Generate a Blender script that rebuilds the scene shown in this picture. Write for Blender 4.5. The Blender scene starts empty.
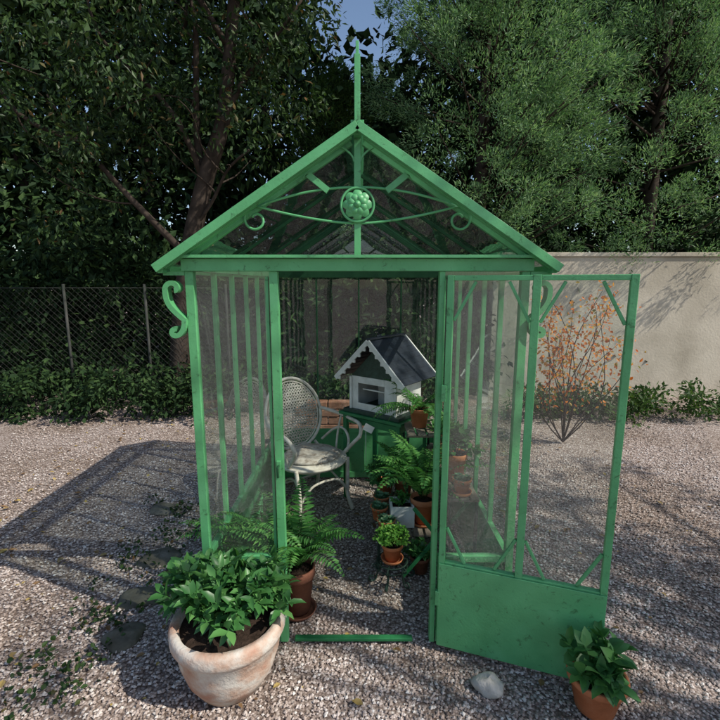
import bpy, math, numpy as np, random
from mathutils import Vector, Matrix
rng=np.random.default_rng(7); random.seed(7)
S=bpy.context.scene
S.view_settings.view_transform='Standard'; S.view_settings.look='None'; S.view_settings.exposure=0

# ---------------------------------------------------------------- materials
def newmat(name):
    m=bpy.data.materials.new(name); m.use_nodes=True
    nt=m.node_tree; nt.nodes.clear()
    out=nt.nodes.new('ShaderNodeOutputMaterial')
    return m,nt,out
def N(nt,t,**k):
    n=nt.nodes.new(t)
    for a,b in k.items(): setattr(n,a,b)
    return n
def ramp(nt,fac,stops):
    r=N(nt,'ShaderNodeValToRGB'); e=r.color_ramp.elements
    while len(e)<len(stops): e.new(0.5)
    for i,(p,c) in enumerate(stops):
        e[i].position=p; e[i].color=(*c,1)
    nt.links.new(fac,r.inputs[0]); return r.outputs[0]
def noise(nt,scale,detail=4,rough=.6,dist=0):
    tc=N(nt,'ShaderNodeTexCoord'); n=N(nt,'ShaderNodeTexNoise')
    n.inputs['Scale'].default_value=scale; n.inputs['Detail'].default_value=detail
    n.inputs['Roughness'].default_value=rough; n.inputs['Distortion'].default_value=dist
    nt.links.new(tc.outputs['Object'],n.inputs['Vector']); return n.outputs['Fac']
def mul(nt,a,b):
    m=N(nt,'ShaderNodeMix',data_type='RGBA',blend_type='MULTIPLY'); m.inputs[0].default_value=1
    nt.links.new(a,m.inputs[6]); nt.links.new(b,m.inputs[7]); return m.outputs[2]
def surf(name,stops,scale=8,rough=.6,bump=.0,bscale=60,spec=.4,metal=0,detail=5,grime=0):
    m,nt,out=newmat(name); b=N(nt,'ShaderNodeBsdfPrincipled')
    c=ramp(nt,noise(nt,scale,detail),stops)
    if grime:
        c=mul(nt,c,ramp(nt,noise(nt,28,8,.75,.6),[(.33,(.45,.42,.38)),(.43,(1,1,1)),(.66,(1,1,1)),(.76,(1.25,1.15,1.2))]))
        c=mul(nt,c,ramp(nt,noise(nt,2.3,6,.6,.8),[(.35,(.80,.82,.8)),(.6,(1,1,1))]))
        rr=ramp(nt,noise(nt,14,6,.7),[(.3,(rough*1.5,)*3),(.7,(rough*.8,)*3)]); nt.links.new(rr,b.inputs['Roughness'])
    nt.links.new(c,b.inputs['Base Color'])
    if not grime: b.inputs['Roughness'].default_value=rough
    b.inputs['Metallic'].default_value=metal
    b.inputs['Specular IOR Level'].default_value=spec
    if bump:
        bp=N(nt,'ShaderNodeBump'); bp.inputs['Strength'].default_value=bump; bp.inputs['Distance'].default_value=.01
        nt.links.new(noise(nt,bscale,4),bp.inputs['Height']); nt.links.new(bp.outputs[0],b.inputs['Normal'])
    nt.links.new(b.outputs[0],out.inputs[0]); return m
def leafmat(name,stops,trans=.35,rough=.5,spec=.3):
    m,nt,out=newmat(name); g=N(nt,'ShaderNodeNewGeometry')
    c=ramp(nt,g.outputs['Random Per Island'],stops)
    b=N(nt,'ShaderNodeBsdfPrincipled'); nt.links.new(c,b.inputs['Base Color']); b.inputs['Roughness'].default_value=rough
    b.inputs['Specular IOR Level'].default_value=spec
    if trans<=0:
        nt.links.new(b.outputs[0],out.inputs[0]); return m
    t=N(nt,'ShaderNodeBsdfTranslucent')
    mx=N(nt,'ShaderNodeMix',data_type='RGBA',blend_type='MULTIPLY'); mx.inputs[0].default_value=1
    nt.links.new(c,mx.inputs[6]); mx.inputs[7].default_value=(1.25,1.35,.7,1)
    nt.links.new(mx.outputs[2],t.inputs[0])
    x=N(nt,'ShaderNodeMixShader'); x.inputs[0].default_value=trans
    nt.links.new(b.outputs[0],x.inputs[1]); nt.links.new(t.outputs[0],x.inputs[2]); nt.links.new(x.outputs[0],out.inputs[0])
    return m
def glassmat(name,tint,refl=.05,dirt=.08,dirtcol=(.45,.5,.47)):
    m,nt,out=newmat(name)
    tr=N(nt,'ShaderNodeBsdfTransparent'); tr.inputs[0].default_value=(*tint,1)
    gl=N(nt,'ShaderNodeBsdfGlossy'); gl.inputs['Roughness'].default_value=.02; gl.inputs[0].default_value=(.95,.97,1,1)
    bp=N(nt,'ShaderNodeBump'); bp.inputs['Strength'].default_value=.08; bp.inputs['Distance'].default_value=.02
    nt.links.new(noise(nt,3,2),bp.inputs['Height']); nt.links.new(bp.outputs[0],gl.inputs['Normal'])
    lw=N(nt,'ShaderNodeLayerWeight'); lw.inputs[0].default_value=.5
    p=N(nt,'ShaderNodeMath',operation='POWER'); p.inputs[1].default_value=4; nt.links.new(lw.outputs['Facing'],p.inputs[0])
    ma=N(nt,'ShaderNodeMath',operation='MULTIPLY_ADD'); ma.inputs[1].default_value=.8; ma.inputs[2].default_value=refl
    nt.links.new(p.outputs[0],ma.inputs[0])
    m1=N(nt,'ShaderNodeMixShader'); nt.links.new(ma.outputs[0],m1.inputs[0]); nt.links.new(tr.outputs[0],m1.inputs[1]); nt.links.new(gl.outputs[0],m1.inputs[2])
    df=N(nt,'ShaderNodeBsdfDiffuse'); df.inputs[0].default_value=(*dirtcol,1)
    d=ramp(nt,noise(nt,5,8,.7,.4),[(.3,(dirt*.3,)*3),(.6,(dirt,)*3),(.8,(dirt*2.2,)*3)])
    sx=N(nt,'ShaderNodeMixShader'); nt.links.new(d,sx.inputs[0]); nt.links.new(m1.outputs[0],sx.inputs[1]); nt.links.new(df.outputs[0],sx.inputs[2])
    nt.links.new(sx.outputs[0],out.inputs[0]); return m

M_green=surf('green_paint',[(.25,(.09,.34,.13)),(.55,(.115,.42,.17)),(.8,(.145,.47,.21))],6,.36,.12,90,.5,grime=1)
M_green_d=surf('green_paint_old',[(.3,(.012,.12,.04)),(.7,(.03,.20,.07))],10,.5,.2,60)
M_green_r=surf('green_paint_shaded',[(.3,(.012,.055,.025)),(.7,(.025,.10,.04))],10,.6,.2,60,.2)  # green with shade of roof and back bars painted in; latch shares it
M_glass=glassmat('pane_glass',(.88,.93,.9),.09,.06,(.5,.56,.53))
M_roof=glassmat('roof_glass',(.42,.46,.48),.16,.03,(.3,.33,.33))
M_terra=surf('terracotta',[(.25,(.34,.12,.05)),(.55,(.50,.19,.09)),(.85,(.58,.30,.18))],9,.85,.3,120,.2)
M_terra_o=surf('terracotta_bright',[(.25,(.52,.15,.055)),(.7,(.66,.25,.11))],9,.7,.2,120,.3)
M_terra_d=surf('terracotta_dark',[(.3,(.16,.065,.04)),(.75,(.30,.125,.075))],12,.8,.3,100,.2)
M_weather=surf('terracotta_weathered',[(.32,(.42,.22,.15)),(.45,(.5,.36,.28)),(.58,(.6,.56,.5))],7,.9,.4,60,.2)
M_soil=surf('soil',[(.3,(.02,.014,.01)),(.7,(.06,.04,.03))],40,.95,.8,90,.1)
M_white=surf('cream_wicker',[(.3,(.50,.45,.36)),(.7,(.76,.72,.62))],20,.6,.3,200)
M_cush=surf('cushion_fabric',[(.35,(.30,.25,.20)),(.5,(.50,.45,.38)),(.65,(.62,.58,.5))],26,.95,.5,160,.1)
M_wpaint=surf('white_paint',[(.3,(.56,.56,.52)),(.7,(.78,.78,.74))],12,.6,.1,80)
M_slate=surf('slate_roof_paint',[(.3,(.010,.014,.022)),(.7,(.022,.030,.045))],20,.5,.3,60,.35)
M_iron=surf('dark_iron',[(.3,(.012,.03,.02)),(.7,(.03,.07,.05))],30,.5,.3,100)
M_bark=surf('bark',[(.3,(.022,.017,.013)),(.7,(.08,.062,.05))],5,.95,1,14,.1)
M_stucco=surf('stucco',[(.3,(.38,.34,.27)),(.55,(.54,.49,.40)),(.8,(.62,.57,.48))],1.3,.95,.5,30,.1,detail=8)
M_stone=surf('stone',[(.3,(.07,.065,.05)),(.55,(.14,.13,.10)),(.75,(.22,.2,.17))],9,.9,.8,20,.2)
M_pale=surf('pale_stone',[(.3,(.34,.32,.28)),(.7,(.56,.54,.5))],9,.85,.8,30,.2)
M_wood=surf('grey_wood',[(.3,(.12,.10,.075)),(.7,(.28,.24,.19))],9,.8,.5,50,.2)
M_wire=surf('galvanised_wire',[(.3,(.03,.035,.03)),(.7,(.07,.07,.065))],9,.7,0,50,.1)
M_brick=surf('old_brick',[(.3,(.22,.10,.06)),(.7,(.42,.24,.16))],5,.9,.6,30,.2)

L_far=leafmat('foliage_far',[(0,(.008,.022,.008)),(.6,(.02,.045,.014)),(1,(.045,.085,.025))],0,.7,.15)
L_dark=leafmat('foliage_dark',[(0,(.012,.03,.010)),(.6,(.03,.065,.018)),(.93,(.06,.11,.03)),(1,(.14,.07,.03))],.25)
L_mid=leafmat('foliage_mid',[(0,(.02,.05,.012)),(.6,(.045,.10,.025)),(1,(.09,.15,.04))],.3)
L_conifer=leafmat('foliage_conifer',[(0,(.05,.12,.055)),(.5,(.14,.27,.125)),(1,(.30,.43,.24))],.3,.6)
L_fern=leafmat('fern_green',[(0,(.04,.15,.035)),(.6,(.085,.26,.055)),(1,(.16,.36,.09))],.3)
L_broad=leafmat('broadleaf_green',[(0,(.03,.11,.03)),(.6,(.06,.19,.05)),(1,(.12,.29,.08))],.2,.4,.4)
L_bright=leafmat('basil_green',[(0,(.11,.30,.04)),(.6,(.19,.46,.08)),(1,(.3,.54,.1))],.3)
L_succ=leafmat('succulent_green',[(0,(.06,.17,.07)),(.6,(.12,.28,.14)),(1,(.24,.34,.18))],.1,.4)
L_autumn=leafmat('autumn_leaf',[(0,(.42,.10,.03)),(.5,(.7,.22,.05)),(.8,(.75,.36,.08)),(1,(.2,.22,.05))],.4)
L_yellow=leafmat('fallen_leaf',[(0,(.12,.07,.035)),(.4,(.22,.13,.06)),(.8,(.32,.23,.09)),(1,(.48,.36,.10))],.1)

def gravel():
    m,nt,out=newmat('gravel'); b=N(nt,'ShaderNodeBsdfPrincipled'); b.inputs['Roughness'].default_value=.95; b.inputs['Specular IOR Level'].default_value=.1
    tc=N(nt,'ShaderNodeTexCoord'); v=N(nt,'ShaderNodeTexVoronoi'); v.inputs['Scale'].default_value=78
    nt.links.new(tc.outputs['Object'],v.inputs['Vector'])
    sx=N(nt,'ShaderNodeSeparateColor'); nt.links.new(v.outputs['Color'],sx.inputs[0])
    c=ramp(nt,sx.outputs[0],[(0,(.24,.19,.165)),(.35,(.40,.33,.295)),(.7,(.51,.435,.40)),(1,(.66,.61,.57))])
    dk=ramp(nt,v.outputs['Distance'],[(.3,(1,1,1)),(.65,(.45,.42,.4))])  # shade in the gaps between stones, painted into the colour
    big=ramp(nt,noise(nt,1.1,6),[(.35,(.70,.66,.61)),(.6,(1,1,1))])
    nt.links.new(mul(nt,mul(nt,c,dk),big),b.inputs['Base Color'])
    bp=N(nt,'ShaderNodeBump',invert=True); bp.inputs['Strength'].default_value=.6; bp.inputs['Distance'].default_value=.006
    nt.links.new(v.outputs['Distance'],bp.inputs['Height']); nt.links.new(bp.outputs[0],b.inputs['Normal'])
    nt.links.new(b.outputs[0],out.inputs[0]); return m
M_gravel=gravel()
def pebm():
    m,nt,out=newmat('pebble'); g=N(nt,'ShaderNodeNewGeometry')
    c=ramp(nt,g.outputs['Random Per Island'],[(0,(.20,.155,.135)),(.3,(.40,.33,.295)),(.6,(.50,.425,.39)),(.85,(.60,.535,.5)),(1,(.76,.73,.70))])
    big=ramp(nt,noise(nt,1.1,6),[(.35,(.76,.72,.67)),(.6,(1,1,1))])
    b=N(nt,'ShaderNodeBsdfPrincipled'); nt.links.new(mul(nt,c,big),b.inputs['Base Color']); b.inputs['Roughness'].default_value=.9; b.inputs['Specular IOR Level'].default_value=.15
    nt.links.new(b.outputs[0],out.inputs[0]); return m
M_pebble=pebm()

# ---------------------------------------------------------------- mesh builder
class MB:
    def __init__(s): s.V=[]; s.F=[]; s.n=0
    def add(s,V,F,mat=0,smooth=False):
        V=np.asarray(V,float).reshape(-1,3); F=np.asarray(F,int)
        s.V.append(V); s.F.append((F+s.n,mat,smooth)); s.n+=len(V)
    def addl(s,V,faces,mat=0,smooth=False):
        V=np.asarray(V,float); s.V.append(V)
        by={}
        for f in faces: by.setdefault(len(f),[]).append(f)
        for k,fs in by.items(): s.F.append((np.array(fs,int)+s.n,mat,smooth))
        s.n+=len(V)
    def build(s,name,mats,parent=None,loc=None,rotz=0,bevel=0):
        V=np.vstack(s.V); me=bpy.data.meshes.new(name)
        me.vertices.add(len(V)); me.vertices.foreach_set('co',V.astype(np.float32).ravel())
        li=np.concatenate([f.ravel() for f,_,_ in s.F]); cnt=np.concatenate([np.full(len(f),f.shape[1]) for f,_,_ in s.F])
        st=np.concatenate([[0],np.cumsum(cnt)[:-1]])
        mi=np.concatenate([np.full(len(f),m) for f,m,_ in s.F]); sm=np.concatenate([np.full(len(f),t) for f,_,t in s.F])
        me.loops.add(len(li)); me.loops.foreach_set('vertex_index',li.astype(np.int32))
        me.polygons.add(len(cnt)); me.polygons.foreach_set('loop_start',st.astype(np.int32))
        me.polygons.foreach_set('material_index',mi.astype(np.int32)); me.polygons.foreach_set('use_smooth',sm.astype(bool))
        for m in mats: me.materials.append(m)
        me.update(calc_edges=True); me.validate()
        o=bpy.data.objects.new(name,me); S.collection.objects.link(o)
        if loc is not None: o.location=loc; o.rotation_euler=(0,0,rotz)
        if parent: o.parent=parent
        if bevel:
            b=o.modifiers.new('bevel','BEVEL'); b.width=bevel; b.segments=2; b.limit_method='ANGLE'
        return o
    def bar(s,a,b,w,h,up=(0,0,1),mat=0):
        a=Vector(a); b=Vector(b); d=(b-a).normalized(); u=Vector(up)
        if abs(d.dot(u))>.99: u=Vector((0,1,0))
        x=d.cross(u).normalized(); z=x.cross(d).normalized()
        V=[]
        for p in (a,b):
            for sx,sz in ((-1,-1),(1,-1),(1,1),(-1,1)): V.append(p+x*sx*w/2+z*sz*h/2)
        s.add([tuple(v) for v in V],[(3,2,1,0),(4,5,6,7),(0,1,5,4),(1,2,6,5),(2,3,7,6),(3,0,4,7)],mat)
    def box(s,c,sz,mat=0,R=None):
        hx,hy,hz=[q/2 for q in sz]; V=[]
        for z in (-hz,hz):
            for x,y in ((-hx,-hy),(hx,-hy),(hx,hy),(-hx,hy)):
                v=Vector((x,y,z)); v=R@v if R else v; V.append(tuple(v+Vector(c)))
        s.add(V,[(3,2,1,0),(4,5,6,7),(0,1,5,4),(1,2,6,5),(2,3,7,6),(3,0,4,7)],mat)
    def quad(s,pts,mat=0): s.add(pts,[(0,1,2,3)],mat)
    def tube(s,pts,r,n=8,mat=0,closed=False,smooth=True,flat=None):
        P=[Vector(p) for p in pts]; m=len(P); rr=r if hasattr(r,'__len__') else [r]*m
        V=[]; px=None
        for i in range(m):
            if closed: d=(P[(i+1)%m]-P[i-1])
            else: d=P[min(i+1,m-1)]-P[max(i-1,0)]
            d=d.normalized() if d.length>1e-9 else Vector((0,0,1))
            if px is None:
                u=Vector((0,0,1)) if abs(d.z)<.9 else Vector((0,1,0)); px=d.cross(u).normalized()
            px=(px-d*px.dot(d)); px=px.normalized() if px.length>1e-6 else d.orthogonal().normalized()
            py=d.cross(px)
            for k in range(n):
                a=2*math.pi*k/n; V.append(tuple(P[i]+px*math.cos(a)*rr[i]+py*math.sin(a)*rr[i]))
        F=[]
        for i in range(m if closed else m-1):
            j=(i+1)%m
            for k in range(n):
                F.append((i*n+k,i*n+(k+1)%n,j*n+(k+1)%n,j*n+k))
        faces=list(F)
        if not closed: faces+= [tuple(range(n))[::-1],tuple((m-1)*n+k for k in range(n))]
        s.addl(V,faces,mat,smooth)
    def strip(s,pts,w,t,depth_dir=(0,1,0),mat=0):
        P=[Vector(p) for p in pts]; D=Vector(depth_dir).normalized(); V=[]; m=len(P)
        for i in range(m):
            d=(P[min(i+1,m-1)]-P[max(i-1,0)]).normalized(); nn=d.cross(D).normalized()
            for a,b in ((-1,-1),(1,-1),(1,1),(-1,1)): V.append(tuple(P[i]+D*a*w/2+nn*b*t/2))
        F=[]
        for i in range(m-1):
            for k in range(4): F.append((i*4+k,i*4+(k+1)%4,(i+1)*4+(k+1)%4,(i+1)*4+k))
        F+=[(3,2,1,0),tuple((m-1)*4+k for k in range(4))]
        s.add(V,F,mat)
    def lathe(s,prof,c,n=32,mat=0,wob=0,smooth=True,sq=1):
        V=[];F=[]
        for i,(r,z) in enumerate(prof):
            for k in range(n):
                a=2*math.pi*k/n; q=r*(1+wob*math.sin(a*3+i*.3)); V.append((c[0]+q*math.cos(a),c[1]+q*math.sin(a)*sq,c[2]+z))
        for i in range(len(prof)-1):
            for k in range(n): F.append((i*n+k,i*n+(k+1)%n,(i+1)*n+(k+1)%n,(i+1)*n+k))
        s.add(V,F,mat,smooth)
def nz(v): return v/np.maximum(np.linalg.norm(v,axis=-1,keepdims=True),1e-9)
TL=(np.array([(0,0,0),(0,.38,-.05),(0,.75,-.07),(0,1,-.16),(-.5,.36,.05),(-.36,.72,.02),(.5,.36,.05),(.36,.72,.02)]),
    np.array([(0,1,4),(1,2,5),(1,5,4),(2,3,5),(0,6,1),(1,6,7),(1,7,2),(2,7,3)]))
TR=(np.array([(0,0,0),(.5,.45,.06),(0,1,-.05),(-.5,.45,.06)]),np.array([(0,1,2,3)]))
def leaves(mb,pos,d,nrm,L,W,mat=0,T=TR,smooth=False):
    pos=np.asarray(pos,float); d=nz(np.asarray(d,float)); nrm=np.asarray(nrm,float)
    x=nz(np.cross(d,nrm)); z=np.cross(x,d); n=len(pos)
    L=np.broadcast_to(L,(n,)); W=np.broadcast_to(W,(n,)); t=T[0]
    V=pos[:,None,:]+x[:,None,:]*(t[None,:,0,None]*W[:,None,None])+d[:,None,:]*(t[None,:,1,None]*L[:,None,None])+z[:,None,:]*(t[None,:,2,None]*L[:,None,None])
    F=T[1][None]+ (np.arange(n)*len(t))[:,None,None]
    mb.add(V.reshape(-1,3),F.reshape(-1,T[1].shape[1]),mat,smooth)
def empty(name,loc=(0,0,0)):
    o=bpy.data.objects.new(name,None); o.empty_display_size=.1; o.location=loc; S.collection.objects.link(o); return o

# ---------------------------------------------------------------- camera, light
cam=bpy.data.cameras.new('camera'); co=bpy.data.objects.new('camera',cam); S.collection.objects.link(co)
co.location=(0,0,1.65); co.rotation_euler=(math.radians(90-9.6),0,0)
cam.sensor_width=36; cam.lens=36*449/720; cam.clip_end=500; cam.clip_start=.05; S.camera=co
tosun=Vector((.68,-.28,.70)).normalized()
el=math.asin(tosun.z); az=math.atan2(tosun.x,tosun.y)
w=bpy.data.worlds.new('World'); S.world=w; w.use_nodes=True; nt=w.node_tree; bg=nt.nodes['Background']
sk=nt.nodes.new('ShaderNodeTexSky'); sk.sky_type='NISHITA'; sk.sun_disc=False; sk.sun_elevation=el; sk.sun_rotation=az
nt.links.new(sk.outputs[0],bg.inputs[0]); bg.inputs[1].default_value=.15
sl=bpy.data.lights.new('sun','SUN'); sl.energy=5.0; sl.angle=math.radians(.6); sl.color=(1,.94,.84)
so=bpy.data.objects.new('sun',sl); S.collection.objects.link(so); so.location=(4,-3,9)
so.rotation_euler=tosun.to_track_quat('Z','Y').to_euler()

# ---------------------------------------------------------------- ground
mb=MB()
g=np.linspace(-1,1,61); xs=np.sign(g)*np.abs(g)**2.2*150
XX,YY=np.meshgrid(xs,xs+3); ZZ=np.where((np.abs(XX)<12)&(np.abs(YY-3)<12),.012*np.sin(XX*1.7+1)*np.cos(YY*1.3)-.012,-.01)
V=np.stack([XX.ravel(),YY.ravel(),ZZ.ravel()],1); n=61
F=[(j*n+i,j*n+i+1,(j+1)*n+i+1,(j+1)*n+i) for j in range(n-1) for i in range(n-1)]
mb.add(V,F,0,True); mb.build('gravel_ground',[M_gravel])
mb=MB(); n=75000
y=1.0+5.2*rng.random(n)**1.6; x=(rng.random(n)-.5)*2*(.9+y*.62)
sc=rng.uniform(.004,.0105,n)
T8=(np.array([(1,0,0),(0,1,0),(-1,0,0),(0,-1,0),(0.1,0.1,.6),(-.2,.1,-.6)]),np.array([(0,1,4),(1,2,4),(2,3,4),(3,0,4),(1,0,5),(2,1,5),(3,2,5),(0,3,5)]))
base=T8[0][None]*(sc[:,None,None])*rng.uniform(.7,1.3,(n,6,1)); th=rng.random(n)*6.28
c,s_=np.cos(th)[:,None],np.sin(th)[:,None]
Vx=base[...,0]*c-base[...,1]*s_+x[:,None]; Vy=base[...,0]*s_+base[...,1]*c+y[:,None]; Vz=base[...,2]+sc[:,None]*.15-.008+.012*np.sin(x*1.7+1)[:,None]*np.cos(y*1.3)[:,None]
mb.add(np.stack([Vx,Vy,Vz],-1).reshape(-1,3),(T8[1][None]+(np.arange(n)*6)[:,None,None]).reshape(-1,3),0,False)
mb.build('gravel_pebbles',[M_pebble])
mb=MB(); n=1500
p=np.stack([rng.uniform(-3.2,2.8,n),rng.uniform(1.2,5.4,n),np.full(n,.006)],1); p=p[((p[:,0]<-.75)|(rng.random(n)<.4))]
n=len(p); d=np.stack([rng.normal(size=n),rng.normal(size=n),rng.normal(size=n)*.15],1)
sz=rng.uniform(.012,.055,n)**1.0*np.where(rng.random(n)<.5,.5,1)
leaves(mb,p,d,np.tile((.1,0,1.),(n,1)),sz,sz*.6,0,TL); mb.build('fallen_leaves',[L_yellow])

# ---------------------------------------------------------------- greenhouse
GX=-.01; HW=.685; Y0=1.87; Y1=3.67; ZE=1.70; KH=.42; ZR=2.235
gh=empty('greenhouse',(0,0,0))
fr=MB(); gl=MB(); rf=MB()
L,R=GX-HW,GX+HW; JL,JR=-.352,.335
P=.034
for x in (L,R):
    for y in (Y0,Y1): fr.bar((x,y,0),(x,y,ZE),P,P)
fr.bar((JL,Y0,0),(JL,Y0,ZE),.034,P+.004); fr.bar((JR,Y0,0),(JR,Y0,ZE),.022,P+.004)
fr.bar((JL-.03,Y0+.004,KH),(JL-.03,Y0+.004,ZE-.02),.012,.02)
fr.box((JL,Y0-.026,.86),(.018,.014,.07)); fr.tube([(JL,Y0-.03,.875),(JL,Y0-.055,.875),(JL,Y0-.055,.83)],.005,8,1)
for a,b in ((L,JL),(JR,R)):
    fr.bar((a+P/2,Y0,KH),(b-.017,Y0,KH),.03,.03); fr.bar((a+P/2,Y0,.03),(b-.017,Y0,.03),.03,.06)
    fr.box(((a+b)/2,Y0,(KH+.045)/2),(b-a-.035,.006,KH-.075))
    gl.quad([(a,Y0,KH),(b,Y0,KH),(b,Y0,ZE),(a,Y0,ZE)])
fr.box((GX,Y0-.005,ZE+.026),(2*HW+.05,.05,.048))
fr.box((GX,Y0-.035,ZE+.058),(2*HW+.12,.05,.012))
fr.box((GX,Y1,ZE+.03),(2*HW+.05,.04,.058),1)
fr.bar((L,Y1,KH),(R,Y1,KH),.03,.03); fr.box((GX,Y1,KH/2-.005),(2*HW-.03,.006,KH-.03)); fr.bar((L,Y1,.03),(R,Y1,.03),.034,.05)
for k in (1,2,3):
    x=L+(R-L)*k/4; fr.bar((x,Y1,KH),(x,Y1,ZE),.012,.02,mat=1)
gl.quad([(L,Y1,KH),(R,Y1,KH),(R,Y1,ZE),(L,Y1,ZE)])
gl.add([(L,Y1,ZE+.06),(R,Y1,ZE+.06),(GX,Y1,ZR-.03)],[(0,1,2)])
for x in (L,R):
    fr.bar((x,Y0,ZE+.028),(x,Y1,ZE+.028),.04,.052)
    fr.bar((x,Y0,KH),(x,Y1,KH),.028,.028); fr.bar((x,Y0,.03),(x,Y1,.03),.032,.054)
    fr.box((x,(Y0+Y1)/2,KH/2-.005),(.006,Y1-Y0-.03,KH-.03))
    for k in range(1,6):
        y=Y0+(Y1-Y0)*k/6; fr.bar((x,y,KH),(x,y,ZE),.02,.024,up=(1,0,0))
    gl.quad([(x,Y0,KH),(x,Y1,KH),(x,Y1,ZE),(x,Y0,ZE)])
YF=1.80; YB=3.73; EX=.79; EZ=1.715
def slope(side,t,y,dz=0):
    return (GX+side*EX*t,y,ZR-(ZR-EZ)*t+dz)
roofdebris=MB()
for sd in (-1,1):
    rf.quad([slope(sd,0,YF,-.004),slope(sd,1,YF,-.004),slope(sd,1,YB,-.004),slope(sd,0,YB,-.004)])
    fr.bar(slope(sd,.0,YF,.0),slope(sd,1.01,YF,.0),.022,.034)
    fr.bar(slope(sd,.03,YF+.03,-.016),slope(sd,.97,YF+.03,-.016),.03,.012)
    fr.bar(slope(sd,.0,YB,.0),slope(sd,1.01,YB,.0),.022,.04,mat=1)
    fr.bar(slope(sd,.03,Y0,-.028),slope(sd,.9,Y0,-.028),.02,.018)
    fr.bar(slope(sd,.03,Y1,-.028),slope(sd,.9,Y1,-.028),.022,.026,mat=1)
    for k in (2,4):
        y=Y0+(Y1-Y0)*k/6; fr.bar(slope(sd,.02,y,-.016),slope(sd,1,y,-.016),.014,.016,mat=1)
    fr.bar(slope(sd,.99,YF+.011,-.012),slope(sd,.99,YB-.011,-.012),.02,.03)
    n=150; t=rng.random(n)**.6; yy=rng.uniform(YF+.05,YB-.05,n)
    p=np.array([slope(sd,a,b,.004) for a,b in zip(t,yy)]); d=rng.normal(size=(n,3)); nr=np.array((sd*.54,0,.84)); d=d-np.outer(d@nr,nr)
    leaves(roofdebris,p,d,np.tile(nr,(n,1))+rng.normal(size=(n,3))*.15,rng.uniform(.008,.034,n),rng.uniform(.004,.014,n),0,TL)
roofdebris.build('leaf_litter',[L_yellow],gh)
fr.bar((GX,YF+.012,ZR-.012),(GX,YB-.012,ZR-.012),.03,.034)
fr.bar((GX,YF+.02,ZR+.02),(GX,YB,ZR+.02),.05,.012)
YG=Y0-.012
fr.bar((GX,YG,ZE+.066),(GX,YG,ZR-.03),.026,.02)
orn=MB()
for sd in (-1,1):
    a=slope(sd,.245,YG,-.035); b=(GX+sd*.115,YG,2.012)
    orn.bar(a,b,.018,.024)
    pts=[]
    for k in range(16):
        t=k/15; an=t*3.8; r=.022*(1-.55*t); pts.append((a[0]-sd*.005+sd*r*math.cos(an),YG,a[2]+.0+r*math.sin(an)-.012))
    orn.strip(pts,.012,.005)
    pts=[(GX+sd*(.013+.05*t**2),YG,2.12+.055*t) for t in np.linspace(0,1,8)]; orn.strip(pts,.012,.006)
    up=[(GX+sd*t*.40,YG,2.026-.075*t**2-.0*t) for t in np.linspace(0,1,18)]
    lo=[(GX+sd*t*.40,YG-.004,1.888+.066*t**1.6) for t in np.linspace(0,1,18)]
    orn.tube(up,.005,6); orn.tube(lo,.005,6)
    cx,cz=GX+sd*.405,1.903; pts=[]
    for k in range(34):
        t=k/33; an=math.pi*.62-t*math.pi*2.45; r=.054-.038*t
        pts.append((cx+sd*(r*math.cos(an)),YG,cz+r*math.sin(an)))
    pts=[(GX+sd*.36,YG,1.966)]+pts; orn.tube(pts,.0055,6)
    orn.tube([(GX+sd*.40,YG,1.951),(GX+sd*.43,YG,1.962),(GX+sd*.447,YG,1.95)],.004,6)
    xs0=GX+sd*(HW+.017); pts=[]
    for k in range(20):
        t=k/19; an=-1.0+t*4.3; r=.008+.026*t; pts.append((xs0+sd*(.045-r*math.cos(an)),Y0-.01,1.63+r*math.sin(an)))
    a0=pts[-1]
    for t in np.linspace(0.05,1,14):
        pts.append((a0[0]+(xs0+sd*.008-a0[0])*t+sd*.022*math.sin(t*3.14),Y0-.01,a0[2]+(1.505-a0[2])*t))
    for k in range(1,22):
        t=k/21; an=math.pi*.95+t*5.0; r=.034-.022*t; pts.append((xs0+sd*(.042+r*math.cos(an)),Y0-.01,1.455+r*math.sin(an)+.04*(1-t)**3))
    orn.strip(pts,.045,.020)
    orn.bar((xs0,Y0,1.692),(xs0+sd*.085,Y0,1.692),.04,.014)
rc=(GX,YG-.018,1.957)
def disc_ring(m,c,R,r,n=40):
    m.tube([(c[0]+R*math.cos(a),c[1],c[2]+R*math.sin(a)) for a in np.linspace(0,2*math.pi,n,endpoint=False)],r,8,closed=True)
disc_ring(orn,rc,.064,.005)
for ring_,(npet,rad,pw,dep) in enumerate(((8,.052,.040,.004),(8,.036,.028,.012))):
    for k in range(npet):
        a=2*math.pi*k/npet+ring_*math.pi/8; V=[];nu=6;nv=5
        for i in range(nu):
            u=i/(nu-1); rr=.006+rad*u; hw=pw/2*math.sin(math.pi*min(1,.12+u*.78))**.7
            for j in range(nv):
                v=(j/(nv-1)-.5)*2; px=rr; py=v*hw; h=dep+.010*math.sin(math.pi*u)*(1-.7*v*v)-(.004 if u>.9 else 0)
                V.append((rc[0]+px*math.cos(a)-py*math.sin(a),rc[1]-h,rc[2]+px*math.sin(a)+py*math.cos(a)))
        orn.add(V,[(i*nv+j,i*nv+j+1,(i+1)*nv+j+1,(i+1)*nv+j) for i in range(nu-1) for j in range(nv-1)],0,True)
nn=32;V=[];prof=[(.0,.03),(.008,.028),(.013,.02),(.014,.0)]
for (r,h) in prof:
    for k in range(nn):
        a=2*math.pi*k/nn; V.append((rc[0]+r*math.cos(a),rc[1]-h,rc[2]+r*math.sin(a)))
orn.add(V,[(i*nn+k,i*nn+(k+1)%nn,(i+1)*nn+(k+1)%nn,(i+1)*nn+k) for i in range(3) for k in range(nn)],0,True)
V=[(rc[0],rc[1],rc[2])]+[(rc[0]+.05*math.cos(6.2832*k/nn),rc[1],rc[2]+.05*math.sin(6.2832*k/nn)) for k in range(nn)]
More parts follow.
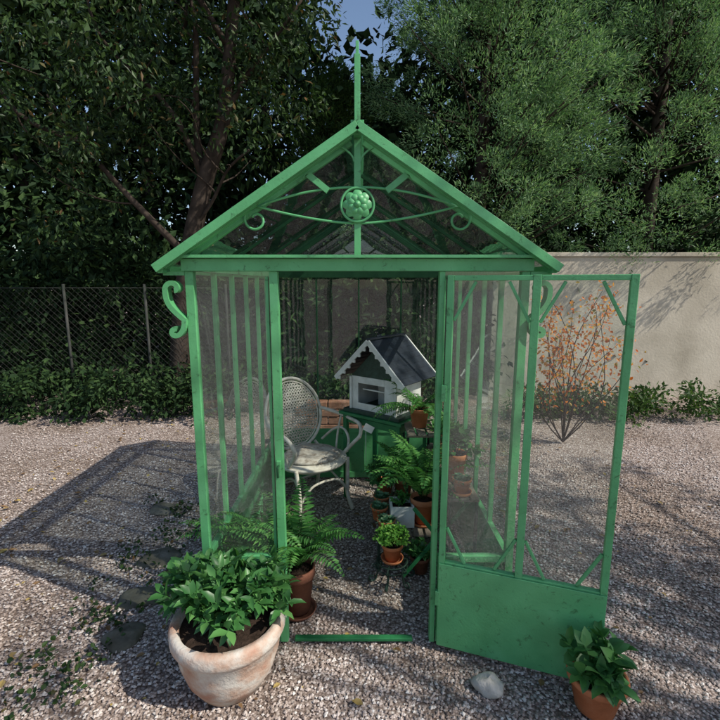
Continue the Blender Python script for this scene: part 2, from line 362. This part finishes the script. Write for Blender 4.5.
orn.add(V,[(0,1+k,1+(k+1)%nn) for k in range(nn)],0)
fr.bar((GX,YF+.01,ZR+.0),(GX,YF+.01,ZR+.245),.022,.018); fr.bar((GX,YF+.01,ZR+.245),(GX,YF+.01,ZR+.29),.012,.010)
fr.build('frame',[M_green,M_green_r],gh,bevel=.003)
orn.build('ironwork_ornament',[M_green],gh)
gl.build('wall_glass',[M_glass],gh); rf.build('roof_glass',[M_roof],gh)
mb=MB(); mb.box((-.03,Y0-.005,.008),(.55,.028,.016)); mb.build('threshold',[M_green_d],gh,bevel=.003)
dr=MB(); dg=MB(); W=.672; H=1.685; st=.026
for x,wd in ((st/2,st),(W/2,.030),(W-st/2,st)): dr.bar((x,0,.02),(x,0,H),wd,.03)
for a,b in ((st,W/2-.015),(W/2+.015,W-st)):
    dr.bar((a,0,H-.011),(b,0,H-.011),.026,.020); dr.bar((a,0,KH),(b,0,KH),.026,.024); dr.bar((a,0,.036),(b,0,.036),.026,.03)
    bx,bz=.085,.16
    for (cx,sx) in ((a,1),(b,-1)):
        for (cz,sz) in ((H-.021,-1),(KH+.012,1)):
            dr.bar((cx+sx*.004,0,cz+sz*bz),(cx+sx*bx,0,cz+sz*.004),.012,.014,up=(0,1,0))
    dg.quad([(a,0,KH),(b,0,KH),(b,0,H-.02),(a,0,H-.02)])
dr.box((W/2,-.019,(KH+.02)/2),(W-.004,.004,KH-.01))
dr.box((.0,-.012,.25),(.02,.02,.07)); dr.box((0,-.012,1.2),(.02,.02,.07))
ang=math.radians(-19); hl=(JR+.02,Y0-.032,0)
dr.build('door_leaf',[M_green],gh,hl,ang,bevel=.0025); dg.build('door_glass',[M_glass],gh,hl,ang)

# ---------------------------------------------------------------- pots & plants
def pot(mb,c,r,h,mat=0,soil=1,rim=True,saucer=False,wob=0):
    z0=.0
    if saucer:
        mb.lathe([(0,0),(r*.95,0),(r*1.05,.018),(r*1.0,.018),(r*.9,.006)],c,28,mat); z0=.008
    rl=h*.2
    pr=[(0,z0),(r*.66,z0),(r*.9,h-rl)]
    pr+=[(r*.92,h-rl),(r*1.0,h-rl+.003),(r*1.02,h-.004),(r*1.0,h),(r*.9,h),(r*.87,h-.01),(r*.85,h-.03)]
    mb.lathe(pr,c,32,mat,wob); mb.lathe([(r*.88,h-.028),(r*.4,h-.018),(0,h-.015)],c,24,soil)
def fern(mb,c,n,Lr,up=(.8,1.3),mat=0,stem=1,bias=(0,0),seed=0,pn=26,wfac=.17):
    r=np.random.default_rng(seed)
    for i in range(n):
        az=2*math.pi*i/n+r.uniform(-.4,.4); L=r.uniform(*Lr); el=r.uniform(*up)
        dx,dy=math.cos(az)+bias[0],math.sin(az)+bias[1]; q=math.hypot(dx,dy) or 1; dx/=q; dy/=q
        pts=[];p=np.array(c,float)+np.array((dx,dy,0))*.012; a=el; step=L/pn; drop=r.uniform(1.0,1.9)/pn; tw=r.uniform(-.5,.5)/pn; az2=math.atan2(dy,dx)
        for k in range(pn+1):
            pts.append(p.copy()); t=k/pn
            p=p+step*np.array((math.cos(az2)*math.cos(a),math.sin(az2)*math.cos(a),math.sin(a))); a-=drop*(.4+1.5*t); az2+=tw
        pts=np.array(pts); mb.tube([tuple(v) for v in pts[::3]]+[tuple(pts[-1])],np.linspace(.0022,.0007,len(pts[::3])+1),4,stem)
        tg=nz(np.gradient(pts,axis=0)); side=nz(np.cross(tg,np.array((0,0,1.)))+1e-6); nr=np.cross(side,tg)
        k=np.arange(3,pn+1); t=k/pn; ll=L*wfac*np.clip(np.sin(np.pi*np.clip((t-.05)*1.0,0,1)**.75),.08,1)*r.uniform(.85,1.1,len(k))
        for sg in (-1,1):
            d=side[k]*sg+tg[k]*.35-nr[k]*.15+r.normal(size=(len(k),3))*.06
            leaves(mb,pts[k],d,nr[k]+r.normal(size=(len(k),3))*.12,ll,step*.95+.0*ll,mat,TR)
def bush(mb,c,rad,n,L,W,mat=0,stem=1,nst=16,seed=0,T=TL,flat=.75,rise=.1):
    r=np.random.default_rng(seed); pos=[];dd=[]
    for i in range(nst):
        az=r.uniform(0,6.28); e=r.uniform(.25,1.45); v=np.array((math.cos(az)*math.cos(e),math.sin(az)*math.cos(e),math.sin(e)*flat))
        tip=np.array(c)+v*rad*r.uniform(.7,1.1)+np.array((0,0,rise*rad)); base=np.array(c)+np.array((v[0],v[1],0))*rad*.15
        mid=(base+tip)/2+np.array((0,0,rad*.1)); mb.tube([tuple(base),tuple(mid),tuple(tip)],[.003,.0025,.0015],5,stem)
        m=max(3,n//nst)
        for k in range(m):
            t=1-(k/m)**1.3*.7; q=base*(1-t)**2+2*mid*t*(1-t)+tip*t*t
            a2=k*2.4+r.uniform(-.3,.3); ax=nz(tip-base); s1=nz(np.cross(ax,(0.1,0.2,1.))); s2=np.cross(ax,s1)
            d=s1*math.cos(a2)+s2*math.sin(a2)+ax*(.45 if k>2 else 1.0)+np.array((0,0,.05 if k<3 else -.2))
            pos.append(q); dd.append(d)
    pos=np.array(pos); dd=np.array(dd); m=len(pos)
    leaves(mb,pos,dd,np.array((0,0,1.))+r.normal(size=(m,3))*.3,r.uniform(.65,1.15,m)*L,r.uniform(.8,1.1,m)*W,mat,T,smooth=True)
def succulent(mb,c,r0,mat=0,n=30,seed=0):
    r=np.random.default_rng(seed); i=np.arange(n); a=i*2.4; e=1.25-1.2*(1-i/n)
    d=np.stack([np.cos(a)*np.cos(e),np.sin(a)*np.cos(e),np.sin(e)],1)
    leaves(mb,np.tile(c,(n,1)),d,np.tile((0,0,1.),(n,1))+r.normal(size=(n,3))*.1,r0*(.6+.4*(1-i/n)),r0*.42,mat,TL,True)

mb=MB(); c=(-.548,1.665,0)
mb.lathe([(0,0),(.14,0),(.18,.07),(.204,.15),(.212,.222),(.224,.229),(.232,.247),(.232,.282),(.222,.295),(.200,.295),(.192,.28),(.187,.26)],c,48,0,.008)
mb.lathe([(.197,.268),(.1,.276),(0,.28)],c,32,1)
for (dx,dy,sd) in ((-.13,.0,1),(.10,.02,2),(-.02,.07,3),(.02,-.02,4),(.13,.08,6),(-.17,.06,7),(-.06,.1,8)):
    bush(mb,(c[0]+dx,c[1]+dy,.285),.155,140,.074,.034,2,3,17,sd,flat=1.1,rise=.14)
mb.build('potted_broadleaf_plant',[M_weather,M_soil,L_broad,L_fern])
mb=MB(); c=(-.315,2.06,0); pot(mb,c,.088,.25,0,1,True,True)
fern(mb,(c[0],c[1],.24),20,(.32,.50),(.8,1.5),2,3,(.10,.0),11)
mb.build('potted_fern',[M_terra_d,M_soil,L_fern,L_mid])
mb=MB(); c=(-.54,2.2,0); pot(mb,c,.095,.26,0,1,True,True)
fern(mb,(c[0],c[1],.26),20,(.30,.46),(.6,1.4),2,3,(0,-.2),12)
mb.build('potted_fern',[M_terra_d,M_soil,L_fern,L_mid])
mb=MB(); c=(.93,1.53,0); pot(mb,c,.11,.15)
bush(mb,(c[0],c[1],.14),.13,160,.075,.042,2,3,16,21,flat=.95,rise=.2)
mb.build('potted_leafy_plant',[M_terra,M_soil,L_broad,L_fern])

mb=MB()
def shelf(x0,x1,y0,y1,z,sl=4):
    for k in range(sl):
        w=(x1-x0)/sl; mb.box((x0+w*(k+.5),(y0+y1)/2,z-.008),(w*.8,y1-y0,.014),0)
    for y in (y0+.03,y1-.03): mb.box(((x0+x1)/2,y,z-.023),(x1-x0,.022,.015),0)
    for x in (x0+.012,x1-.012):
        for y in (y0+.03,y1-.03): mb.bar((x,y,0),(x,y,z-.031),.016,.016,mat=1)
shelf(.10,.45,2.42,3.02,.205,5); shelf(.475,.645,2.24,3.1,.52,3); shelf(.30,.50,2.76,3.10,.70,3)
mb.bar((.24,2.30,.02),(.62,2.30,.50),.022,.012,up=(0,1,0),mat=2); mb.bar((.62,2.325,.02),(.30,2.325,.42),.022,.012,up=(0,1,0),mat=2)
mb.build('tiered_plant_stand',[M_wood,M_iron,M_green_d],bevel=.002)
mb=MB(); cx,cy,cz=.18,2.30,.12
def ring(c,R,r,n=36,mat=0): mb.tube([(c[0]+R*math.cos(a),c[1]+R*math.sin(a),c[2]) for a in np.linspace(0,6.2832,n,endpoint=False)],r,6,mat,closed=True)
ring((cx,cy,cz),.085,.004); ring((cx,cy,cz-.035),.085,.003); ring((cx,cy,cz),.04,.003)
for k in range(6):
    a=k*math.pi/3+.2; ux,uy=math.cos(a),math.sin(a)
    mb.bar((cx,cy,cz),(cx+ux*.085,cy+uy*.085,cz),.006,.004)
    pts=[]
    for j in range(22):
        t=j/21; s2=t*5.6; r=.024*(1-.6*t); pts.append((cx+ux*(.115-r*math.cos(s2)),cy+uy*(.115-r*math.cos(s2)),.03-r*math.sin(s2)))
    pts=[(cx+ux*.085,cy+uy*.085,cz),(cx+ux*.078,cy+uy*.078,.08)]+pts; mb.tube(pts,.0055,6)
    pts=[(cx+ux*(.085+.026*math.sin(t*3.14)),cy+uy*(.085+.026*math.sin(t*3.14)),cz-.035+.035*t) for t in np.linspace(0,1,8)]; mb.tube(pts,.0035,5)
mb.build('iron_plant_stand',[M_iron])
def potted(name,c,r,h,kind,seed,pm=M_terra_o,saucer=False,**k):
    mb=MB(); pot(mb,c,r,h,0,1,True,saucer); top=(c[0],c[1],c[2]+h-.012)
    if kind=='basil': bush(mb,(top[0],top[1],top[2]+.01),k.get('R',.07),900,.022,.015,2,3,90,seed,flat=.85,rise=.15); lm=L_bright
    elif kind=='fern': fern(mb,top,k.get('n',14),k.get('L',(.2,.3)),k.get('up',(.5,1.3)),2,3,k.get('bias',(0,0)),seed,22); lm=k.get('lm',L_fern)
    elif kind=='succ':
        for j in range(k.get('m',4)):
            a=j*2.1; q=r*.5 if j else 0; succulent(mb,(top[0]+q*math.cos(a),top[1]+q*math.sin(a),top[2]),r*.95,2,26,seed+j)
        lm=L_succ
    else: bush(mb,top,k.get('R',.08),k.get('N',110),k.get('LL',.045),k.get('LW',.024),2,3,14,seed,flat=.9,rise=.1); lm=k.get('lm',L_broad)
    return mb.build(name,[pm,M_soil,lm,L_mid])
potted('potted_basil',(.18,2.30,.125),.060,.10,'basil',31,saucer=True,R=.10)
potted('potted_fern',(.385,2.56,.207),.078,.165,'fern',32,pm=M_terra,saucer=True,n=22,L=(.36,.52),up=(1.0,1.52),bias=(-.3,.15),lm=L_fern)
potted('potted_fern',(.40,2.92,.702),.07,.13,'fern',33,pm=M_terra,n=20,L=(.24,.38),up=(.2,1.1),bias=(-.3,0))
potted('potted_fern',(.30,2.92,.207),.07,.13,'fern',45,pm=M_terra,n=16,L=(.25,.4),up=(.7,1.4),bias=(-.2,-.1))
potted('potted_geranium',(.555,2.48,.522),.068,.165,'bush',34,R=.14,N=150,LL=.05,LW=.04)
potted('potted_succulent',(.555,2.30,.522),.052,.09,'succ',35,saucer=True)
potted('potted_succulent',(.155,2.46,.207),.055,.075,'succ',36)
potted('potted_succulent',(.12,2.60,.207),.055,.085,'succ',37)
potted('potted_succulent',(.14,2.74,.207),.055,.085,'succ',38)
potted('potted_shrub',(.17,2.90,.207),.06,.12,'bush',39,R=.16,N=210,LL=.05,LW=.025)
potted('potted_shrub',(.56,2.80,.522),.06,.12,'bush',40,R=.15,N=150,LL=.06,LW=.02,lm=L_fern)
potted('potted_shrub',(.58,3.0,.522),.06,.12,'bush',41,R=.14,N=150,LL=.05,LW=.025)
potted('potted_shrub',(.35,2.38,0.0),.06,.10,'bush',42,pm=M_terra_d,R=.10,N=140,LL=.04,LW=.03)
mb=MB()
bx,by,bz=.255,2.56,.207
for sx in (-1,1): mb.box((bx+sx*.065,by,bz+.065),(.012,.12,.13))
for sy in (-1,1): mb.box((bx,by+sy*.066,bz+.065),(.142,.012,.13))
mb.box((bx,by,bz+.05),(.115,.118,.09),1)
bush(mb,(bx,by+.03,bz+.11),.07,110,.03,.018,2,3,18,44)
mb.build('white_planter_box',[M_wpaint,M_soil,L_fern,L_mid],bevel=.002)

# ---------------------------------------------------------------- wicker chair (local +y forward)
mb=MB()
bz0,bh,bwid=.66,.27,.235; tilt=.22
def bp(u,v):
    return (u*bwid, -.20-tilt*(v*bh)-.03*(1-u*u)+.0, bz0+v*bh)
hoop=[bp(math.cos(a),math.sin(a)) for a in np.linspace(0,6.2832,44,endpoint=False)]
mb.tube(hoop,.012,8,0,closed=True)
hoop=[bp(.9*math.cos(a),.91*math.sin(a)) for a in np.linspace(0,6.2832,44,endpoint=False)]
mb.tube(hoop,.006,6,0,closed=True)
for off in np.arange(-1.8,1.81,.10):
    for sg in (-1,1):
        pts=[]
        for t in np.linspace(-1.3,1.3,40):
            u=t; v=sg*t+off
            if u*u+v*v<.82: pts.append(bp(u,v))
        if len(pts)>2: mb.tube([pts[0],pts[len(pts)//2],pts[-1]],.004,4)
for v in np.arange(-.85,.86,.08):
    u=math.sqrt(max(0,.82-v*v))
    if u>.1: mb.tube([bp(-u,v),bp(0,v),bp(u,v)],.004,4)
sc=(0,.06,.40)
seat=[(0,.0),(.12,.004),(.2,.008),(.235,.0),(.25,-.015),(.245,-.035),(.2,-.04),(0,-.04)]
mb.lathe(seat[::-1],sc,40,0,0,True,.92)
mb.lathe([(0,.030),(.08,.036),(.15,.036),(.195,.030),(.216,.018),(.205,.009),(.15,.0085)],(0,.05,.402),40,1,.01,True,.92)
mb.tube([(.25*math.cos(a),.06+.23*math.sin(a),.385) for a in np.linspace(0,6.2832,40,endpoint=False)],.012,7,closed=True)
def bez(P,n=18):
    P=[Vector(p) for p in P]; out=[]
    m=len(P)
    for i in range(m-1):
        p0=P[max(i-1,0)];p1=P[i];p2=P[i+1];p3=P[min(i+2,m-1)]
        for t in np.linspace(0,1,n//2,endpoint=(i==m-2)):
            out.append(tuple(.5*((2*p1)+(p2-p0)*t+(2*p0-5*p1+4*p2-p3)*t*t+(-p0+3*p1-3*p2+p3)*t**3)))
    return out
for sd in (-1,1):
    mb.tube(bez([(sd*.232,-.20,.68),(sd*.285,-.05,.665),(sd*.30,.10,.655),(sd*.295,.24,.64),(sd*.27,.285,.575),(sd*.245,.24,.51),(sd*.235,.17,.44),(sd*.235,.12,.39)]),.014,8)
    mb.tube(bez([(sd*.22,-.16,.43),(sd*.27,-.06,.53),(sd*.285,.05,.56),(sd*.27,.14,.50),(sd*.245,.15,.41)]),.010,7)
    mb.tube(bez([(sd*.285,.02,.65),(sd*.27,.0,.54),(sd*.235,.02,.40)]),.009,6)
    mb.tube(bez([(sd*.215,.20,.39),(sd*.205,.215,.25),(sd*.20,.22,.12),(sd*.225,.25,.0)]),.015,8)
    mb.tube(bez([(sd*.19,-.13,.39),(sd*.19,-.16,.2),(sd*.215,-.24,.0)]),.015,8)
    mb.tube(bez([(sd*.17,-.19,.42),(sd*.19,-.16,.38)]),.012,7)
    mb.tube(bez([(sd*.20,.22,.15),(sd*.16,.1,.24),(sd*.16,.0,.25),(sd*.19,-.15,.15)]),.008,6)
mb.tube(bez([(-.20,.22,.14),(-.10,.235,.26),(.10,.235,.26),(.20,.22,.14)]),.009,6)
mb.tube([(-.2,-.21,.12),(.2,-.21,.12)],.008,6); mb.tube([(-.12,-.17,.42),(0,-.18,.40),(.12,-.17,.42)],.012,7)
mb.build('wicker_armchair',[M_white,M_cush],None,(-.385,3.18,0),math.radians(-143))

# ---------------------------------------------------------------- miniature house on a table
tb=MB(); 
tb.box((0,0,.69),(.56,.46,.022)); 
for sx in (-1,1):
    for sy in (-1,1): tb.bar((sx*.24,sy*.19,0),(sx*.24,sy*.19,.678),.034,.034)
    tb.bar((sx*.24,-.17,.64),(sx*.24,.17,.64),.018,.05)
for sy in (-1,1): tb.bar((-.22,sy*.19,.64),(.22,sy*.19,.64),.018,.05)
yaw=math.radians(-38)
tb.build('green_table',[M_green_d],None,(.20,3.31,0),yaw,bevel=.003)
mh=empty('miniature_house',(.20,3.31,.703)); mh.rotation_euler=(0,0,yaw)
hb=MB(); hw,hd,hh=.20,.165,.25
hb.box((0,0,.012),(.50,.42,.024),0)
hb.box((0,hd,.024+hh/2-.001),(2*hw,.012,hh),1)
for sx in (-1,1): hb.box((sx*(hw-.006),0,.024+hh/2),(.012,2*hd-.014,hh),1)
hb.box((-hw+.03,-hd,.024+hh/2),(.06,.012,hh),1); hb.box((hw-.05,-hd,.024+hh/2),(.10,.012,hh),1)
hb.box((-.02,-hd,.024+hh-.025),(2*hw-.162,.012,.05),1)
for y in (-hd,hd):
    z0=.0245+hh; V=[(-hw,y-.006,z0),(hw,y-.006,z0),(0,y-.006,z0+.2),(-hw,y+.006,z0),(hw,y+.006,z0),(0,y+.006,z0+.2)]
    hb.addl(V,[(0,1,2),(5,4,3),(0,3,4,1),(1,4,5,2),(2,5,3,0)],0)
for x in (-hw,hw): hb.bar((x,-hd-.014,.024),(x,-hd-.014,.27),.018,.014,mat=1)
hb.box((-.02,-hd-.004,.05),(.235,.012,.05),1)
hb.box((-.03,.06,.10),(.12,.08,.15),1); hb.bar((-.13,-.12,.17),(.10,-.12,.17),.012,.01,mat=1)
hb.lathe([(0,0),(.035,0),(.04,.05),(.03,.09),(.0,.1)],(.04,-.02,.03),16,1)
for sx in (-1,1):
    a=Vector((0,0,.545)); b=Vector((sx*.29,0,.262)); nl=8; d=(b-a)/nl
    an=math.atan2(-(b-a).z,abs((b-a).x))*sx
    for k in range(nl):
        p=a+d*(k+.5); hb.box((p.x,0,p.z+.004),(d.length*1.12,.46,.010),2,Matrix.Rotation(an-.05*sx,3,'Y'))
    hb.bar((0,-.238,.548),(sx*.30,-.238,.254),.014,.034,up=(0,0,1),mat=1)
    hb.bar((0,.238,.548),(sx*.30,.238,.254),.014,.034,up=(0,0,1),mat=1)
    for k in range(6):
        t=(k+.7)/6.4; hb.box((sx*.30*t,-.2375,.548-.294*t-.026),(.028,.012,.022),1)
hb.box((0,0,.565),(.03,.46,.012),2)
hb.build('house_body',[M_iron,M_wpaint,M_slate],mh,bevel=.0015)
mb=MB(); mb.box((0,0,0),(.07,.003,.05),0,Matrix.Rotation(.5,3,'Y')); mb.tube([(-.02,0,-.25),(-.02,0,.0)],.0015,4); mb.build('plant_label',[M_wpaint],None,(.06,3.0,.66))
mb=MB()
for r_ in range(6):
    for k in range(5):
        mb.box((-.55+k*.225+(r_%2)*.11,4.45+random.uniform(-.008,.008),.04+r_*.08),(.215,.11,.072))
mb.build('brick_planter_wall',[M_brick],bevel=.006)

# ---------------------------------------------------------------- stones
def rock(name,c,s,seed,mat=M_stone):
    r=np.random.default_rng(seed); mb=MB(); nu,nv=20,12; V=[]
    ph=r.uniform(0,6,6)
    for j in range(nv+1):
        e=-math.pi/2+math.pi*j/nv
        for i in range(nu):
            a=2*math.pi*i/nu; q=1+.12*math.sin(2*a+ph[0]+e)+.09*math.sin(3*a+ph[1]-2*e)+.06*math.sin(5*a+ph[2]+3*e)
            V.append((c[0]+s[0]*q*math.cos(e)*math.cos(a),c[1]+s[1]*q*math.cos(e)*math.sin(a),c[2]+s[2]*math.sin(e)*(1+.12*math.sin(2*a+ph[3]))))
    F=[(j*nu+i,j*nu+(i+1)%nu,(j+1)*nu+(i+1)%nu,(j+1)*nu+i) for j in range(nv) for i in range(nu)]
    mb.add(V,F,0,True); mb.build(name,[mat])
rock('garden_stone',(.535,1.61,.01),(.062,.05,.04),1,M_pale)
for i,(x,y,a,b,c_) in enumerate([(-1.16,2.15,.12,.09,.03),(-1.22,2.5,.13,.10,.03),(-1.12,1.88,.10,.08,.03),(-1.45,3.1,.12,.09,.03)]):
    rock('garden_stone',(x,y,.0),(a,b,c_),i+3)

# ---------------------------------------------------------------- vegetation helpers
def clumps(mb,cen,rad,per,L,W,mat=0,seed=0,drop=.3,sq=.7,T=TR,outward=None):
    r=np.random.default_rng(seed); cen=np.asarray(cen,float); m=len(cen)
    rad=np.broadcast_to(rad,(m,))
    dirs=nz(r.normal(size=(m,per,3))); rr=r.random((m,per))**.45
    off=dirs*rr[...,None]*rad[:,None,None]; off[...,2]*=sq
    pos=(cen[:,None,:]+off).reshape(-1,3)
    d=(dirs*.8+r.normal(size=dirs.shape)*.6); d[...,2]-=drop
    if outward is not None: d+=outward[:,None,:]*.9
    k=len(pos); nr=r.normal(size=(k,3))*.6; nr[:,2]+=.8
    leaves(mb,pos,d.reshape(-1,3),nr,r.uniform(.6,1.3,k)*L,r.uniform(.7,1.2,k)*W,mat,T)
def limb(mb,a,b,r0,r1,sag=.0,seed=0,n=9,mat=0,w=.06):
    r=np.random.default_rng(seed); a=np.array(a);b=np.array(b); L=np.linalg.norm(b-a); pts=[]
    o=r.normal(size=(3,3))*w*L
    for t in np.linspace(0,1,n):
        p=a+(b-a)*t+o[0]*math.sin(math.pi*t)+o[1]*math.sin(2*math.pi*t)*.5; p[2]-=sag*math.sin(math.pi*t); pts.append(tuple(p))
    mb.tube(pts,np.linspace(r0,r1,n),9,mat); return pts

mb=MB()
tr=[(-2.55,6.1,-.1),(-2.42,6.08,1.0),(-2.25,6.05,2.0),(-1.98,6.0,2.9),(-1.70,5.95,3.6),(-1.55,5.9,4.4),(-1.42,5.9,5.4),(-1.2,5.9,6.8)]
mb.tube(bez(tr,10),np.linspace(.15,.05,len(bez(tr,10))),12,0)
ends=[]
for i,(a,b,r0) in enumerate([((-1.98,6.0,2.9),(-2.05,5.8,5.2),.06),((-2.25,6.05,2.0),(-3.6,5.6,3.8),.05),((-1.70,5.95,3.6),(-.6,5.7,4.9),.045),((-1.55,5.9,4.4),(-2.6,5.6,6.0),.04),((-1.98,6,2.9),(-3.0,5.5,4.9),.04),((-1.42,5.9,5.0),(-.3,5.7,5.9),.035),((-2.05,5.8,4.6),(-1.2,5.2,5.8),.03),((-2.2,6,2.3),(-1.3,5.6,3.2),.025),((-3.2,5.7,3.3),(-4.8,5.4,4.8),.03)]):
    pts=limb(mb,a,b,r0,.012,0,i+50); ends+= [pts[-1],pts[-3],pts[-5]]
    for j in range(4):
        q=np.array(pts[3+j]); e=q+rng.normal(size=3)*np.array((.5,.35,.4))+np.array((0,-.1,.15)); limb(mb,q,e,.012,.004,0,i*9+j); ends.append(tuple(e))
ends=np.array(ends); ex=[]
for e in ends:
    for k in range(3): ex.append(e+rng.normal(size=3)*np.array((.42,.35,.36)))
cc=[e for e in ex if not (e[2]<3.3 and e[0]>-2.6)]
clumps(mb,cc,rng.uniform(.2,.45,len(cc)),100,.085,.038,1,5,.5)
mb.build('leaning_tree',[M_bark,L_dark])

def conifer(name,x,y,h,R,z0,nb,seed,lm,per=70,LL=.065,LW=.014):
    r=np.random.default_rng(seed); mb=MB(); mb.tube([(x,y,-.1),(x+.05,y,h*.5),(x,y,h)],[.16,.09,.02],10,0)
    cen=[];out=[]
    for i in range(nb):
        t=r.random()**.8; z=z0+(h-z0)*t; a=r.uniform(math.pi*.9,math.pi*2.1); rr=R*(1-t)**.55*r.uniform(.75,1.08)+.1
        tip=np.array((x+math.cos(a)*rr,y+math.sin(a)*rr,z+rr*.22)); bs=np.array((x,y,z-rr*.1))
        if i%2==0: mb.tube([tuple(bs),tuple((bs+tip)/2+np.array((0,0,-.05))),tuple(tip)],[.022,.014,.004],5,0)
        o=nz(tip-bs)
        for k in np.linspace(.55,1,3): cen.append(bs+(tip-bs)*k+r.normal(size=3)*.12); out.append(o+np.array((0,0,.25)))
    cen=np.array(cen); out=np.array(out)
    clumps(mb,cen,r.uniform(.12,.28,len(cen)),per,LL,LW,1,seed,.05,.8,TR,out)
    mb.build(name,[M_bark,lm])
conifer('conifer_tree',1.9,7.6,8.4,2.2,1.6,270,61,L_conifer,125)
conifer('conifer_tree',4.9,8.0,9.2,2.4,1.4,270,62,L_conifer,125)
conifer('conifer_tree',-.5,9.0,5.3,1.3,1.2,110,63,L_mid,60,.08,.02)

mb=MB(); cen=[]
for i in range(1350):
    x=rng.uniform(-11,11); y=rng.uniform(8.8,12); zt=9.4
    if abs(x-.1)<1.4: zt=5.7+.3*math.sin(x*5)
    z=rng.uniform(.2,zt)
    cen.append((x,y,z))
for i in range(9):
    x=-9+i*2.2+rng.uniform(-.5,.5)
    if abs(x)<1.5: continue
    mb.tube([(x,10,-.1),(x+rng.uniform(-.4,.4),10,3),(x+rng.uniform(-.8,.8),10,6.5)],[.18,.13,.05],8,0)
clumps(mb,cen,rng.uniform(.55,1.05,len(cen)),100,.24,.13,1,77,.4,.8)
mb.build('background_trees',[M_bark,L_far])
mb=MB(); cen=[]
for i in range(620):
    x=rng.uniform(-8,8); y=rng.uniform(6.3,7.6)
    if x>1.9: y=rng.uniform(6.9,7.6)
    zt=(2.3+.4*math.sin(x*1.3))
    cen.append((x,y,rng.uniform(.1,zt)))
clumps(mb,cen,rng.uniform(.22,.5,len(cen)),80,.12,.06,0,78,.3,.8)
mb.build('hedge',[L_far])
mb=MB(); cen=[]
for i in range(150):
    cen.append((rng.uniform(-5.5,-1.5),rng.uniform(5.2,6.2),rng.uniform(.05,.55)))
for i in range(60): cen.append((rng.uniform(-1.5,1.2),rng.uniform(5.6,6.2),rng.uniform(.05,.5)))
clumps(mb,cen,rng.uniform(.15,.3,len(cen)),60,.08,.045,0,79,.3,.8)
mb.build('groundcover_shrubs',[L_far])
mb=MB(); cen=[(rng.uniform(1.9,5.5),rng.uniform(5.2,5.8),rng.uniform(.05,.32)) for i in range(80)]
clumps(mb,cen,rng.uniform(.12,.24,len(cen)),60,.07,.035,0,80,.0,.8)
mb.build('border_plants',[L_mid])
mb=MB(); cen=[(-1.26+rng.normal()*.12,1.75+rng.uniform(-.3,1.5),rng.uniform(.0,.04)) for i in range(36)]
clumps(mb,cen,.10,22,.026,.02,0,81,.0,.35,TL); mb.build('ivy_groundcover',[L_dark])

# tree added right of the camera, out of view: its open crown dapples the sunlight
mb=MB(); tx,ty=6.3,-.6
mb.tube(bez([(tx,ty,-.1),(tx+.05,ty,1.5),(tx-.1,ty+.1,3.0),(tx-.05,ty+.3,4.2)],10),np.linspace(.17,.10,len(bez([(0,0,0),(0,0,1),(0,0,2),(0,0,3)],10))),12,0)
r=np.random.default_rng(5); cen=[]
for i in range(26):
    a=r.uniform(0,6.28); q=r.uniform(.8,3.3); e=(tx-.2+math.cos(a)*q,ty+.5+math.sin(a)*q,r.uniform(4.6,6.6))
    pts=limb(mb,(tx-.08,ty+.2,r.uniform(3.0,4.2)),e,.05,.008,0,i+300,9)
    for pnt in pts[4:]:
        if r.random()<.62: cen.append(np.array(pnt)+r.normal(size=3)*.22)
clumps(mb,cen,r.uniform(.22,.42,len(cen)),95,.10,.05,1,6,.4,.7)
mb.build('dapple_tree',[M_bark,L_mid])

mb=MB(); tips=[]
for i in range(17):
    a=rng.uniform(0,6.28); b=(2.18+.42*math.cos(a)*rng.uniform(.5,1.2),4.55+.3*math.sin(a),rng.uniform(1.0,1.62)); pts=limb(mb,(2.15,4.55,0),b,.007,.002,0,i+90,9,0,.08)
    for p in pts[4:]:
        for k in range(13): tips.append(np.array(p)+rng.normal(size=3)*.07)
tips=np.array(tips); n=len(tips); leaves(mb,tips,rng.normal(size=(n,3))+np.array((0,0,-.3)),rng.normal(size=(n,3))+np.array((0,0,.8)),rng.uniform(.03,.055,n),rng.uniform(.018,.032,n),1,TL)
mb.build('autumn_shrub',[M_bark,L_autumn])

mb=MB(); mb.box((6.0,6.6,1.0),(8.2,.2,2.06)); mb.box((6.0,6.6,2.06),(8.26,.26,.06)); mb.build('stucco_wall',[M_stucco],bevel=.01)

mb=MB(); y=5.95; x0,x1,h=-6.0,-1.75,1.6
for x in np.arange(x0,x1+.01,1.06): mb.tube([(x,y,-.1),(x,y,h+.05)],.018,8)
mb.tube([(x0,y,h),(x1,y,h)],.006,6)
st=.085
for c0 in np.arange(x0-h,x1,st):
    for sg in (1,-1):
        if sg==1: a=(c0,0.03); b=(c0+h,h)
        else: a=(c0+h,0.03); b=(c0,h)
        (ax_,az_),(bx_,bz_)=a,b
        def at(t): return (ax_+(bx_-ax_)*t,az_+(bz_-az_)*t)
        t0,t1=0,1
        for lim,sign in ((x0,1),(x1,-1)):
            dx=bx_-ax_; tt=(lim-ax_)/dx
            if sign*(ax_-lim)<0: t0=max(t0,tt)
            if sign*(bx_-lim)<0: t1=min(t1,tt)
        if t1-t0>.02:
            p,q=at(t0),at(t1); mb.tube([(p[0],y+.004*sg,p[1]),(q[0],y+.004*sg,q[1])],.0016,4,smooth=False)
mb.build('chain_link_fence',[M_wire])
print('done')
